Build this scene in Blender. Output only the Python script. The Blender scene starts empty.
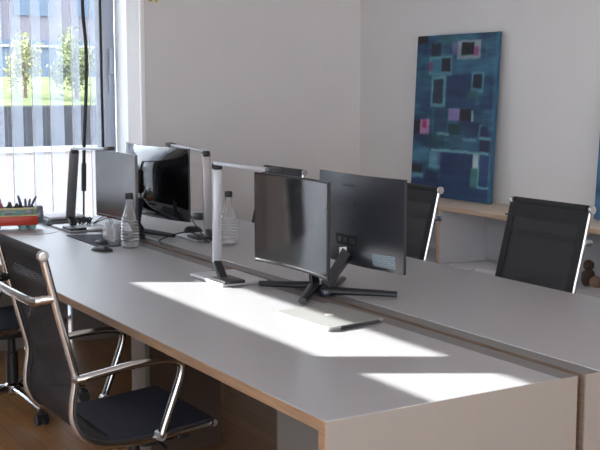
import bpy, bmesh, math, random
from mathutils import Vector, Matrix, noise
random.seed(7)
S = bpy.context.scene
COL = S.collection
PI = math.pi

# ------------------------------------------------------------------ materials
def mat(name, color=(.5, .5, .5), rough=.5, metal=0.0, spec=.5, ior=None, noise_amt=0.0, noise_scale=20.0, bump=0.0,
        bump_scale=80.0, stretch=(1, 1, 1), coat=0.0, alpha=1.0):
    m = bpy.data.materials.new(name); m.use_nodes = True
    nt = m.node_tree; b = nt.nodes['Principled BSDF']
    b.inputs['Base Color'].default_value = (*color, 1)
    b.inputs['Roughness'].default_value = rough
    b.inputs['Metallic'].default_value = metal
    b.inputs['Specular IOR Level'].default_value = spec
    if ior: b.inputs['IOR'].default_value = ior
    b.inputs['Coat Weight'].default_value = coat
    b.inputs['Alpha'].default_value = alpha
    if noise_amt or bump:
        tc = nt.nodes.new('ShaderNodeTexCoord'); mp = nt.nodes.new('ShaderNodeMapping')
        mp.inputs['Scale'].default_value = stretch
        nt.links.new(tc.outputs['Object'], mp.inputs['Vector'])
    if noise_amt:
        n = nt.nodes.new('ShaderNodeTexNoise'); n.inputs['Scale'].default_value = noise_scale
        n.inputs['Detail'].default_value = 4
        nt.links.new(mp.outputs[0], n.inputs['Vector'])
        r = nt.nodes.new('ShaderNodeValToRGB')
        r.color_ramp.elements[0].position = .3; r.color_ramp.elements[1].position = .7
        r.color_ramp.elements[0].color = (*[max(0, c * (1 - noise_amt)) for c in color], 1)
        r.color_ramp.elements[1].color = (*[min(1, c * (1 + noise_amt)) for c in color], 1)
        nt.links.new(n.outputs['Fac'], r.inputs[0]); nt.links.new(r.outputs[0], b.inputs['Base Color'])
    if bump:
        n2 = nt.nodes.new('ShaderNodeTexNoise'); n2.inputs['Scale'].default_value = bump_scale
        nt.links.new(mp.outputs[0], n2.inputs['Vector'])
        bp = nt.nodes.new('ShaderNodeBump'); bp.inputs['Strength'].default_value = bump; bp.inputs['Distance'].default_value = .002
        nt.links.new(n2.outputs['Fac'], bp.inputs['Height']); nt.links.new(bp.outputs[0], b.inputs['Normal'])
    return m

M = {}
M['plaster'] = mat('plaster', (.70, .69, .685), .9, noise_amt=.015, noise_scale=3, bump=.05, bump_scale=200)
M['ceiling'] = mat('ceiling_paint', (.8, .79, .77), .9, noise_amt=.01)
M['white_paint'] = mat('white_paint', (.92, .92, .92), .45, noise_amt=.01)
M['alu'] = mat('window_aluminium', (.42, .47, .55), .4, .3, noise_amt=.02)
M['laminate'] = mat('white_laminate', (.325, .325, .337), .38, spec=1.0, noise_amt=.012, noise_scale=6, bump=.03, bump_scale=600)
M['panel'] = mat('panel_laminate', (.225, .208, .188), .5, noise_amt=.01)
M['flap'] = mat('flap_laminate', (.155, .15, .147), .45, spec=.4, noise_amt=.015)
M['wood'] = mat('plywood_edge', (.30, .185, .11), .5, noise_amt=.22, noise_scale=9, stretch=(1, 1, 14), bump=.05)
M['inneredge'] = mat('inner_wood_edge', (.17, .125, .095), .5, noise_amt=.2, noise_scale=9, stretch=(1, 1, 14))
M['shelfwood'] = mat('shelf_edge_wood', (.50, .36, .25), .5, noise_amt=.12, noise_scale=9, stretch=(1, 1, 14))
M['shelftop'] = mat('shelf_top_wood', (.62, .52, .42), .5, noise_amt=.06, noise_scale=6, stretch=(2, 12, 1))
M['shelf'] = mat('shelf_board', (.54, .55, .58), .55, noise_amt=.01)
M['darkbrown'] = mat('dark_side_panel', (.09, .06, .045), .5, noise_amt=.1, noise_scale=10, stretch=(1, 1, .2))  # on the support sides this brown stands in for shade and floor reflection
M['chrome'] = mat('chrome', (.45, .45, .45), .17, 1.0, noise_amt=.02)
M['knobmetal'] = mat('polished_knob', (.42, .42, .42), .3, .7, noise_amt=.02)
M['blackplastic'] = mat('black_plastic', (.012, .012, .014), .42, noise_amt=.1, bump=.05, bump_scale=400)
M['bluestand'] = mat('dark_blue_black_plastic', (.012, .014, .024), .3, noise_amt=.1)
M['rubber'] = mat('black_rubber', (.015, .015, .015), .6, noise_amt=.1)
M['silver'] = mat('silver_metal', (.42, .41, .42), .38, .6, noise_amt=.02)
M['plate'] = mat('lamp_base_metal', (.55, .55, .57), .35, .4, noise_amt=.02)
M['lampwhite'] = mat('pale_anodised_metal', (.50, .505, .54), .35, .35, noise_amt=.02)
M['laptop'] = mat('laptop_aluminium', (.30, .305, .295), .42, .2, noise_amt=.01)
M['laptopdark'] = mat('laptop_base', (.20, .20, .21), .45, .5, noise_amt=.02)
M['cable'] = mat('cable', (.02, .02, .022), .5, noise_amt=.1)
M['paper'] = mat('paper', (.72, .72, .74), .8, noise_amt=.02)
M['pad'] = mat('pad_cloth', (.10, .10, .125), .9, spec=.1, noise_amt=.05, noise_scale=80, bump=.1, bump_scale=500)
M['sticker'] = None

def fabric_mat(name, color, ribs=0, axis=2, transp=0.0, rough=.7):
    m = bpy.data.materials.new(name); m.use_nodes = True
    nt = m.node_tree; b = nt.nodes['Principled BSDF']; out = nt.nodes['Material Output']
    b.inputs['Roughness'].default_value = rough; b.inputs['Specular IOR Level'].default_value = .35
    tc = nt.nodes.new('ShaderNodeTexCoord'); w = nt.nodes.new('ShaderNodeTexWave')
    w.bands_direction = 'XYZ'[axis]; w.inputs['Scale'].default_value = ribs; w.inputs['Distortion'].default_value = 0
    nt.links.new(tc.outputs['Object'], w.inputs['Vector'])
    r = nt.nodes.new('ShaderNodeValToRGB')
    r.color_ramp.elements[0].color = (*[c * .75 for c in color], 1); r.color_ramp.elements[1].color = (*[c * 1.2 for c in color], 1)
    nt.links.new(w.outputs['Fac'], r.inputs[0]); nt.links.new(r.outputs[0], b.inputs['Base Color'])
    bp = nt.nodes.new('ShaderNodeBump'); bp.inputs['Strength'].default_value = .25; bp.inputs['Distance'].default_value = .002
    nt.links.new(w.outputs['Fac'], bp.inputs['Height']); nt.links.new(bp.outputs[0], b.inputs['Normal'])
    if transp:
        t = nt.nodes.new('ShaderNodeBsdfTransparent'); mx = nt.nodes.new('ShaderNodeMixShader'); mx.inputs[0].default_value = transp
        nt.links.new(b.outputs[0], mx.inputs[1]); nt.links.new(t.outputs[0], mx.inputs[2]); nt.links.new(mx.outputs[0], out.inputs[0])
    return m
M['mesh'] = fabric_mat('black_mesh_fabric', (.024, .024, .027), 40, 2, .20)
M['seatcloth'] = fabric_mat('dark_seat_fabric', (.014, .016, .028), 40, 1, 0, .75)
M['hem'] = mat('black_hem', (.008, .008, .009), .8, noise_amt=.1, bump=.1, bump_scale=300)

def thin_glass(name, tint, base=.05, rough=.02, power=3.5, haze=0.0):
    m = bpy.data.materials.new(name); m.use_nodes = True
    nt = m.node_tree; nt.nodes.remove(nt.nodes['Principled BSDF']); out = nt.nodes['Material Output']
    t = nt.nodes.new('ShaderNodeBsdfTransparent'); t.inputs[0].default_value = (*tint, 1)
    g = nt.nodes.new('ShaderNodeBsdfGlossy'); g.inputs['Roughness'].default_value = rough
    lf = nt.nodes.new('ShaderNodeLayerWeight'); lf.inputs['Blend'].default_value = .5
    pw = nt.nodes.new('ShaderNodeMath'); pw.operation = 'POWER'; pw.inputs[1].default_value = power
    lw = nt.nodes.new('ShaderNodeMath'); lw.operation = 'MULTIPLY_ADD'; lw.inputs[1].default_value = .75; lw.inputs[2].default_value = base
    nt.links.new(lf.outputs['Facing'], pw.inputs[0]); nt.links.new(pw.outputs[0], lw.inputs[0])
    mx = nt.nodes.new('ShaderNodeMixShader')
    nt.links.new(lw.outputs[0], mx.inputs[0])
    nt.links.new(t.outputs[0], mx.inputs[1]); nt.links.new(g.outputs[0], mx.inputs[2])
    if haze:
        df = nt.nodes.new('ShaderNodeBsdfDiffuse'); df.inputs[0].default_value = (.8, .8, .8, 1); m2 = nt.nodes.new('ShaderNodeMixShader'); m2.inputs[0].default_value = haze
        nt.links.new(mx.outputs[0], m2.inputs[1]); nt.links.new(df.outputs[0], m2.inputs[2]); mx = m2
    nt.links.new(mx.outputs[0], out.inputs[0])
    return m
M['glass'] = thin_glass('clear_bottle_glass', (.92, .925, .93), .05, .04, 1.3, .06)
M['pane'] = thin_glass('window_glass', (.97, .98, .98), rough=0)
M['plasticbag'] = None

def blind_mat():
    m = bpy.data.materials.new('sheer_blind_fabric'); m.use_nodes = True
    nt = m.node_tree; nt.nodes.remove(nt.nodes['Principled BSDF']); out = nt.nodes['Material Output']
    tc = nt.nodes.new('ShaderNodeTexCoord'); mp = nt.nodes.new('ShaderNodeMapping'); mp.inputs['Scale'].default_value = (1, 1, .05)
    n = nt.nodes.new('ShaderNodeTexNoise'); n.inputs['Scale'].default_value = 200
    nt.links.new(tc.outputs['Object'], mp.inputs[0]); nt.links.new(mp.outputs[0], n.inputs['Vector'])
    r = nt.nodes.new('ShaderNodeMapRange'); r.inputs['To Min'].default_value = .16; r.inputs['To Max'].default_value = .34
    nt.links.new(n.outputs['Fac'], r.inputs['Value'])
    t = nt.nodes.new('ShaderNodeBsdfTransparent')
    tl = nt.nodes.new('ShaderNodeBsdfTranslucent'); tl.inputs[0].default_value = (.74, .80, .92, 1)
    d = nt.nodes.new('ShaderNodeBsdfDiffuse'); d.inputs[0].default_value = (.70, .74, .82, 1)
    m1 = nt.nodes.new('ShaderNodeMixShader'); m1.inputs[0].default_value = .4
    nt.links.new(tl.outputs[0], m1.inputs[1]); nt.links.new(d.outputs[0], m1.inputs[2])
    m2 = nt.nodes.new('ShaderNodeMixShader'); nt.links.new(r.outputs[0], m2.inputs[0])
    nt.links.new(t.outputs[0], m2.inputs[1]); nt.links.new(m1.outputs[0], m2.inputs[2]); nt.links.new(m2.outputs[0], out.inputs[0])
    return m
M['blind'] = blind_mat()
M['blindhem'] = mat('white_blind_hem', (.9, .9, .92), .6, noise_amt=.01)

def parquet():
    m = bpy.data.materials.new('oak_parquet'); m.use_nodes = True
    nt = m.node_tree; b = nt.nodes['Principled BSDF']; b.inputs['Roughness'].default_value = .3
    tc = nt.nodes.new('ShaderNodeTexCoord'); mp = nt.nodes.new('ShaderNodeMapping')
    nt.links.new(tc.outputs['Object'], mp.inputs[0])
    br = nt.nodes.new('ShaderNodeTexBrick'); br.inputs['Scale'].default_value = 1
    br.inputs['Brick Width'].default_value = .6; br.inputs['Row Height'].default_value = .075; br.inputs['Mortar Size'].default_value = .0015
    br.inputs['Color1'].default_value = (.46, .22, .08, 1); br.inputs['Color2'].default_value = (.34, .16, .055, 1); br.inputs['Mortar'].default_value = (.07, .035, .015, 1)
    nt.links.new(mp.outputs[0], br.inputs['Vector'])
    n = nt.nodes.new('ShaderNodeTexNoise'); n.inputs['Scale'].default_value = 6; n.inputs['Detail'].default_value = 5
    mp2 = nt.nodes.new('ShaderNodeMapping'); mp2.inputs['Scale'].default_value = (1, 12, 1)
    nt.links.new(tc.outputs['Object'], mp2.inputs[0]); nt.links.new(mp2.outputs[0], n.inputs['Vector'])
    mx = nt.nodes.new('ShaderNodeMix'); mx.data_type = 'RGBA'; mx.blend_type = 'MULTIPLY'; mx.inputs[0].default_value = .5
    nt.links.new(br.outputs[0], mx.inputs[6]); nt.links.new(n.outputs['Fac'], mx.inputs[7]); nt.links.new(mx.outputs[2], b.inputs['Base Color'])
    return m
M['parquet'] = parquet()

def screen_mat():
    m = mat('monitor_screen', (.012, .012, .013), .09, spec=1.0, ior=1.85)
    return m
M['screen'] = screen_mat()
M['chin'] = mat('glossy_chin', (.55, .55, .55), .12, 1.0)
M['screenc'] = mat('satin_monitor_screen', (.012, .012, .013), .24, spec=.9, ior=1.8)
M['mattback'] = mat('grey_black_monitor_back', (.022, .023, .029), .42, spec=.4, noise_amt=.04, noise_scale=200, bump=.06, bump_scale=500)
M['glossback'] = mat('glossy_black_monitor_back', (.004, .004, .005), .06, spec=.8, ior=1.7, noise_amt=.05)

def attr_mat(name, rough=.5):
    m = bpy.data.materials.new(name); m.use_nodes = True
    nt = m.node_tree; b = nt.nodes['Principled BSDF']; b.inputs['Roughness'].default_value = rough
    a = nt.nodes.new('ShaderNodeVertexColor'); a.layer_name = 'paint'
    nt.links.new(a.outputs['Color'], b.inputs['Base Color'])
    return m
M['paint'] = attr_mat('acrylic_paint', .55)

# ------------------------------------------------------------------ mesh helpers
class MB:
    def __init__(s): s.bm = bmesh.new()
    def box(s, x0, x1, y0, y1, z0, z1, bev=0.0, seg=2, rot=None, piv=None):
        b = bmesh.new()
        bmesh.ops.create_cube(b, size=1)
        for v in b.verts:
            v.co = Vector(((x0 + x1) / 2 + v.co.x * (x1 - x0), (y0 + y1) / 2 + v.co.y * (y1 - y0), (z0 + z1) / 2 + v.co.z * (z1 - z0)))
        if bev: bmesh.ops.bevel(b, geom=b.edges[:], offset=bev, segments=seg, profile=.5, affect='EDGES')
        if rot is not None:
            p = Vector(piv if piv else ((x0 + x1) / 2, (y0 + y1) / 2, (z0 + z1) / 2))
            for v in b.verts: v.co = p + rot @ (v.co - p)
        s._merge(b); return s
    def _merge(s, b):
        me = bpy.data.meshes.new('tmp'); b.to_mesh(me); b.free(); s.bm.from_mesh(me); bpy.data.meshes.remove(me)
    def tube(s, pts, r, seg=10, smooth=0, ell=None, closed=False):
        P = [Vector(p) for p in pts]
        R = list(r) if isinstance(r, (list, tuple)) else [r] * len(P)
        if smooth: P, R = catmull(P, R, smooth, closed)
        n = len(P); rings = []
        up = None
        for i in range(n):
            if closed: t = (P[(i + 1) % n] - P[i - 1]).normalized()
            else: t = (P[min(i + 1, n - 1)] - P[max(i - 1, 0)]).normalized()
            if up is None:
                up = Vector((0, 0, 1)) if abs(t.z) < .9 else Vector((1, 0, 0))
            a = (up - t * up.dot(t)).normalized(); bb = t.cross(a); up = a
            ea, eb = (1, 1) if ell is None else ell
            rings.append([s.bm.verts.new(P[i] + (a * math.cos(k * 2 * PI / seg) * ea + bb * math.sin(k * 2 * PI / seg) * eb) * R[i]) for k in range(seg)])
        for i in range(n if closed else n - 1):
            A, B = rings[i], rings[(i + 1) % n]
            for k in range(seg): s.bm.faces.new((A[k], A[(k + 1) % seg], B[(k + 1) % seg], B[k]))
        if not closed:
            s.bm.faces.new(rings[0][::-1]); s.bm.faces.new(rings[-1])
        return s
    def lathe(s, prof, c=(0, 0, 0), seg=28, axis='Z', caps=True):
        rings = []
        for (r, z) in prof:
            ring = []
            for k in range(seg):
                a = 2 * PI * k / seg; x, y = r * math.cos(a), r * math.sin(a)
                p = {'Z': (x, y, z), 'X': (z, x, y), 'Y': (y, z, x)}[axis]
                ring.append(s.bm.verts.new((c[0] + p[0], c[1] + p[1], c[2] + p[2])))
            rings.append(ring)
        for A, B in zip(rings, rings[1:]):
            for k in range(seg): s.bm.faces.new((A[k], A[(k + 1) % seg], B[(k + 1) % seg], B[k]))
        if caps:
            s.bm.faces.new(rings[0][::-1]); s.bm.faces.new(rings[-1])
        return s
    def grid(s, fn, nu, nv, flip=False):
        V = [[s.bm.verts.new(fn(i / nu, j / nv)) for j in range(nv + 1)] for i in range(nu + 1)]
        for i in range(nu):
            for j in range(nv):
                f = (V[i][j], V[i + 1][j], V[i + 1][j + 1], V[i][j + 1])
                s.bm.faces.new(f[::-1] if flip else f)
        return V
    def slab(s, fa, fb, nu, nv):
        A = s.grid(fa, nu, nv); B = s.grid(fb, nu, nv, True)
        for i in range(nu):
            s.bm.faces.new((A[i][0], B[i][0], B[i + 1][0], A[i + 1][0])); s.bm.faces.new((A[i + 1][nv], B[i + 1][nv], B[i][nv], A[i][nv]))
        for j in range(nv):
            s.bm.faces.new((A[0][j + 1], B[0][j + 1], B[0][j], A[0][j])); s.bm.faces.new((A[nu][j], B[nu][j], B[nu][j + 1], A[nu][j + 1]))
        return s
    def prism(s, pts, h0, h1, axis='Z'):
        def q(p, h): return {'Z': (p[0], p[1], h), 'Y': (p[0], h, p[1]), 'X': (h, p[0], p[1])}[axis]
        a = [s.bm.verts.new(q(p, h0)) for p in pts]; b = [s.bm.verts.new(q(p, h1)) for p in pts]; n = len(pts)
        s.bm.faces.new(a[::-1]); s.bm.faces.new(b)
        for i in range(n): s.bm.faces.new((a[i], a[(i + 1) % n], b[(i + 1) % n], b[i]))
        return s
    def ico(s, c, r, sub=2, sc=(1, 1, 1), amp=0, fr=1.0, seed=0):
        b = bmesh.new(); bmesh.ops.create_icosphere(b, subdivisions=sub, radius=1)
        for v in b.verts:
            k = 1 + (amp * noise.noise(v.co * fr + Vector((seed * 3.1, seed * 1.7, seed))) if amp else 0)
            v.co = Vector((c[0] + v.co.x * r * sc[0] * k, c[1] + v.co.y * r * sc[1] * k, c[2] + v.co.z * r * sc[2] * k))
        s._merge(b); return s
    def build(s, name, m, parent=None, off=(0, 0, 0), smooth=40):
        bm = s.bm
        bmesh.ops.recalc_face_normals(bm, faces=bm.faces[:])
        o3 = Vector(off)
        for v in bm.verts: v.co -= o3
        me = bpy.data.meshes.new(name); bm.to_mesh(me); bm.free()
        me.materials.append(m)
        if smooth:
            me.polygons.foreach_set('use_smooth', [True] * len(me.polygons))
            me.set_sharp_from_angle(angle=math.radians(smooth))
        o = bpy.data.objects.new(name, me); COL.objects.link(o)
        if parent is not None: o.parent = parent
        return o

def catmull(P, R, k, closed=False):
    n = len(P); OP, OR = [], []
    rng = range(n) if closed else range(n - 1)
    for i in rng:
        if closed: p0, p1, p2, p3 = P[i - 1], P[i], P[(i + 1) % n], P[(i + 2) % n]
        else: p0, p1, p2, p3 = P[max(i - 1, 0)], P[i], P[i + 1], P[min(i + 2, n - 1)]
        for j in range(k):
            t = j / k
            OP.append(.5 * ((2 * p1) + (p2 - p0) * t + (2 * p0 - 5 * p1 + 4 * p2 - p3) * t * t + (3 * p1 - p0 - 3 * p2 + p3) * t ** 3))
            OR.append(R[i] + (R[(i + 1) % n] - R[i]) * t)
    if not closed: OP.append(P[-1]); OR.append(R[-1])
    return OP, OR

def tag(o, label, cat, group=None, kind=None):
    o['label'] = label; o['category'] = cat
    if group: o['group'] = group
    if kind: o['kind'] = kind
    return o
def thing(name, label, cat, loc, group=None, rz=0):
    o = bpy.data.objects.new(name, None); COL.objects.link(o); o.empty_display_size = .05
    o.location = loc; o.rotation_euler = (0, 0, rz)
    return tag(o, label, cat, group)
def struct(o, label=None, cat=None):
    o['kind'] = 'structure'
    if label: o['label'] = label
    if cat: o['category'] = cat
    return o
def copy_tree(o, parent=None):
    c = o.copy(); COL.objects.link(c)
    if parent is not None: c.parent = parent
    for ch in list(o.children): copy_tree(ch, c)
    return c

# ------------------------------------------------------------------ room shell
XW, YR, YL, XF, ZC = -4.589, 3.2, -2.4, 4.6, 2.95
TW = .44
W0, W1, WZ = -1.25, 1.430, 2.62         # window opening in the back wall (Y range, head)
struct(MB().box(XW - .1, XF + .1, YL - .1, YR + .1, -.1, 0).build('floor', M['parquet']), 'brown oak parquet floor under the desks', 'floor')
struct(MB().box(XW - .1, XF + .1, YL - .1, YR + .1, ZC, ZC + .12).build('ceiling', M['ceiling']), 'white ceiling above the office', 'ceiling')
b = MB()
b.box(XW - TW, XW, W1 + .055, YR + .1, 0, ZC); b.box(XW - TW, XW, YL - .1, W0, 0, ZC); b.box(XW - TW, XW, W0, W1 + .055, WZ, ZC)
struct(b.build('wall_back', M['plaster'], smooth=0), 'warm grey plaster wall beside the window', 'wall')
struct(MB().box(XW, XF + .1, YR, YR + .1, 0, ZC).build('wall_right', M['plaster'], smooth=0), 'pale plaster wall behind the paintings and shelf', 'wall')
# wall on the camera's left with two narrow openings the sun comes through
SX = [(-3.625, -2.165), (-2.005, -.55)]; SZ0, SZ1 = 2.218, 2.443
LFILL = (0.75, 4.4, .6, 2.55)      # unseen opening beside the camera, added for fill light
b = MB()
b.box(XW, LFILL[0], YL - .1, YL, 0, SZ0); b.box(XW, LFILL[0], YL - .1, YL, SZ1, ZC)
b.box(XW, SX[0][0], YL - .1, YL, SZ0, SZ1); b.box(SX[0][1], SX[1][0], YL - .1, YL, SZ0, SZ1); b.box(SX[1][1], LFILL[0], YL - .1, YL, SZ0, SZ1); b.box(LFILL[1], XF + .1, YL - .1, YL, 0, ZC)
b.box(LFILL[0], LFILL[1], YL - .1, YL, 0, LFILL[2]); b.box(LFILL[0], LFILL[1], YL - .1, YL, LFILL[3], ZC)
struct(b.build('wall_left', M['plaster'], smooth=0), 'plaster wall with a row of narrow high windows', 'wall')
# front wall; its unseen opening is added for ambient fill
FFILL = (-0.2, 1.6, .9, 2.3)
b = MB()
b.box(XF, XF + .1, YL, YR, 0, FFILL[2]); b.box(XF, XF + .1, YL, YR, FFILL[3], ZC)
b.box(XF, XF + .1, YL, FFILL[0], FFILL[2], FFILL[3]); b.box(XF, XF + .1, FFILL[1], YR, FFILL[2], FFILL[3])
struct(b.build('wall_front', M['plaster'], smooth=0), 'plaster wall behind the camera with an added fill-light opening', 'wall')
struct(MB().box(XW - 2.6, XW - .1, YL - .1, YL, 0, 4.7).build('wall_sun_block', M['plaster'], smooth=0), 'added unseen wall keeping sun off the window', 'wall')  # unseen wall added to keep direct sun out of the room

# window casing on the back wall
t1 = bpy.data.objects.new('trim_1', None); COL.objects.link(t1); t1.location = (XW, W1, 0)
struct(t1, 'white painted window casing beside the grey wall', 'window casing')
off = (XW, W1, 0)
MB().box(XW - .27, XW - .062, W1, W1 + .054, 0, WZ, .002).build('jamb', M['white_paint'], t1, off)
MB().prism([(XW - .061, W1), (XW + .014, W1 + .054), (XW - .061, W1 + .054)], 0, WZ).build('casing_board', M['white_paint'], t1, off, 0)
MB().box(XW + .0005, XW + .030, W1 + .0545, W1 + .087, 0, WZ + .04, .005).build('casing_edge', M['white_paint'], t1, off)
w1 = bpy.data.objects.new('window_1', None); COL.objects.link(w1); w1.location = (XW - .15, (W0 + W1) / 2, 0)
struct(w1, 'tall window with grey aluminium frame looking onto the garden', 'window')
off = tuple(w1.location)
XG = XW - .32
b = MB()
b.box(XG - .04, XG + .05, W1 - .085, W1, 0, WZ, .004); b.box(XG - .04, XG + .05, W0, W0 + .08, 0, WZ, .004)
b.box(XG - .04, XG + .05, W0 + .08, W1 - .085, WZ - .08, WZ, .004); b.box(XG - .04, XG + .05, W0 + .08, W1 - .085, 0, .08, .004)
b.build('window_frame', M['alu'], w1, off)
MB().box(XG - .045, XG + .045, W1 - .1, W1 - .085, .08, WZ - .08).build('gasket', M['rubber'], w1, off)
MB().box(XG - .002, XG + .002, W0 + .08, W1 - .1, .08, WZ - .08).build('pane', M['pane'], w1, off)
b = MB(); b.box(XG + .05, XG + .062, W1 - .05, W1 - .02, 1.45, 1.62, .004); b.box(XG + .06, XG + .085, W1 - .048, W1 - .022, 1.58, 1.75, .006)
b.build('handle', M['alu'], w1, off)

# vertical blind
vb = thing('vertical_blind', 'sheer white vertical blind hanging in front of the tall window', 'blind', (XW - .10, .15, 2.58))
off = tuple(vb.location)
MB().box(XW - .13, XW - .07, W0 + .02, W1 - .03, 2.57, 2.61, .004).build('headrail', M['white_paint'], vb, off)
pitch = .127; y = W1 - .205; k = 0
while y > W0 + .06:
    a = math.radians(-50 + 9 * math.sin(k * 2.3))          # slat turned away from the plane of the glass
    def slat(u, v, y=y, a=a):
        s = (u - .5) * .127; bow = .010 * (1 - (2 * u - 1) ** 2)
        px, py = s, bow
        return Vector((XW - .10 + px * math.cos(a) - py * math.sin(a) * 0 , y + px * math.sin(a) + bow * .6, .02 + v * 2.55))
    mb = MB(); mb.slab(lambda u, v: slat(u, v), lambda u, v: slat(u, v) + Vector((0, .0008, 0)), 8, 6)
    o = mb.build('slat', M['blind'], vb, off)
    e = slat(1, 0); MB().tube([(e.x, e.y, .02), (e.x, e.y, 2.57)], .0026, 6).build('slat_cord', M['blindhem'], o, off)
    y -= pitch; k += 1
# black cord
b = MB(); b.tube([(-4.44, 1.075, 2.56), (-4.44, 1.066, 2.2), (-4.44, 1.064, 1.95), (-4.44, 1.078, 1.75), (-4.44, 1.074, 1.5), (-4.44, 1.052, 1.15), (-4.44, 1.045, .95)], .011, 8, 6)
cord = b.build('blind_wand', M['rubber'], None); tag(cord, 'long black wand hanging in front of the vertical blind', 'wand')
MB().tube([(-4.44, 1.047, 1.03), (-4.44, 1.042, .86)], .016, 8).build('grip', M['rubber'], cord)
MB().tube([(-4.44, 1.042, .87), (-4.44, 1.035, .60)], .006, 6).build('tassel', M['rubber'], cord)

# other windows: frames where the light enters
for k, (a0, a1) in enumerate(SX):
    o = bpy.data.objects.new('window_%d' % (k + 3), None); COL.objects.link(o); o.location = ((a0 + a1) / 2, YL - .05, SZ0); struct(o, 'narrow high window in the left wall', 'window')
    MB().box(a0, a1, YL - .099, YL - .097, SZ0, SZ1).build('pane', M['pane'], o, tuple(o.location))
w2 = bpy.data.objects.new('window_2', None); COL.objects.link(w2); w2.location = (XF + .05, .35, FFILL[2]); struct(w2, 'added unseen fill-light window behind the camera', 'window')  # unseen window added and sized to brighten the room
b = MB(); b.box(XF + .03, XF + .08, FFILL[0], FFILL[1], FFILL[2], FFILL[2] + .06); b.box(XF + .03, XF + .08, FFILL[0], FFILL[1], FFILL[3] - .06, FFILL[3])
for yy in (FFILL[0], (FFILL[0] + FFILL[1]) / 2 - .03, FFILL[1] - .06): b.box(XF + .03, XF + .08, yy, yy + .06, FFILL[2] + .06, FFILL[3] - .06)
b.build('window_frame', M['white_paint'], w2, tuple(w2.location))

# ------------------------------------------------------------------ desks
ZT, TH = .74, .028
def desk(label, y0, y1, front_sign, flap_y, extra):
    d = thing('office_desk', label, 'desk', (-2.05, (y0 + y1) / 2, 0), 'pair of long white desks')
    off = tuple(d.location); XL, XR = -4.12, 0.0
    a, c = (y0, flap_y[0]) if front_sign < 0 else (flap_y[1], y1)
    MB().box(XL, XR - .0, a + (.002 if front_sign < 0 else 0), c - (0 if front_sign < 0 else .002), ZT - TH + .001, ZT, .0015, 1).build('desktop', M['laminate'], d, off)
    # cable flap along the inner side
    MB().box(XL, XR, flap_y[0] + .003, flap_y[1] - .002, ZT - .020, ZT - .002, .001, 1).build('cable_flap', M['flap'], d, off)
    ey = y0 if front_sign < 0 else y1
    MB().box(XL, XR, min(ey, ey + .002 * -front_sign) - .0005, max(ey, ey + .002 * -front_sign) + .0005, ZT - TH, ZT - .001).build('wood_edge', M['wood'], d, off)
    iy = flap_y[1] if front_sign < 0 else flap_y[0]
    MB().box(XL, XR, iy - .0025, iy + .0025, ZT - TH, ZT - .002).build('wood_edge', M['inneredge'], d, off)
    # end panels
    for x0, x1 in ((XR - TH, XR), (XL, XL + TH)):
        p = MB().box(x0, x1, y0 + .002, y1 - .002, 0, ZT - TH, .001, 1).build('end_panel', M['panel'], d, off)
        MB().box(x0 + .0005, x1 - .0005, y0 - .0005, y0 + .0025, 0, ZT - TH).build('wood_edge', M['wood'] if front_sign < 0 else M['inneredge'], p, off)
        MB().box(x0 + .0005, x1 - .0005, y1 - .0025, y1 + .0005, 0, ZT - TH).build('wood_edge', M['wood'], p, off)
    # mitred face of the top over the outer end panel
    MB().box(XR - .0008, XR + .0006, y0 + .003, y1 - .003, 0, ZT - .0012).build('end_face', M['panel'], d, off)
    extra(d, off)
    return d
def extra_front(d, off):
    MB().box(-2.12, -1.975, .39, .41, 0, ZT - TH, .001).build('support_panel', M['panel'], d, off)
    MB().box(-2.0, -1.975, .412, .73, 0, ZT - TH).build('support_side', M['darkbrown'], d, off)
    MB().box(-.92, -.03, .40, .42, .03, ZT - TH, .001).build('support_panel', M['panel'], d, off)
    MB().box(-.93, -.92, .40, .73, .03, ZT - TH).build('support_side', M['darkbrown'], d, off)
def extra_back(d, off):
    MB().box(-4.09, -.03, .93, .95, .28, ZT - TH - .03).build('modesty_panel', M['darkbrown'], d, off)
desk('long white desk nearest the camera with laptop and sunlight on it', 0.0, .80, -1, (.738, .80), extra_front)
desk('long white desk farther from the camera along the three chairs', .828, 1.642, 1, (.828, .886), extra_back)

# ------------------------------------------------------------------ shelf
sh = thing('low_shelf', 'long low open shelf with pale wooden top along the right wall', 'shelf', (-2.0, 3.0, 0)); off = tuple(sh.location)
SL, SR, SF = XW + .01, .9, 2.8
MB().box(SL, SR, SF + .004, YR - .002, .765, .79, .001).build('top_board', M['shelftop'], sh, off)
MB().box(SL, SR, SF, SF + .004, .765, .79).build('wood_edge', M['shelfwood'], sh, off)
MB().box(SL, SR, SF + .003, YR - .03, .405, .43).build('lower_board', M['shelf'], sh, off)
MB().box(SL, SR, SF, SF + .003, .405, .43).build('wood_edge', M['shelf'], sh, off)
MB().box(SL, SR, SF + .003, YR - .03, .05, .075).build('lower_board', M['shelf'], sh, off)
MB().box(SL, SR, YR - .03, YR - .002, .05, .765).build('back_board', M['shelf'], sh, off)
MB().box(SL, SR, SF + .03, YR - .03, 0, .05).build('plinth', M['shelf'], sh, off)
for x in (SL, -3.168, -1.72, -.35, SR - .025):
    p = MB().box(x, x + .025, SF + .004, YR - .03, .43, .765).build('divider', M['shelf'], sh, off)
    MB().box(x, x + .025, SF, SF + .004, .43, .765).build('wood_edge', M['shelfwood'], p, off)
    p = MB().box(x, x + .025, SF + .004, YR - .03, .075, .405).build('divider', M['shelf'], sh, off)

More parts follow.
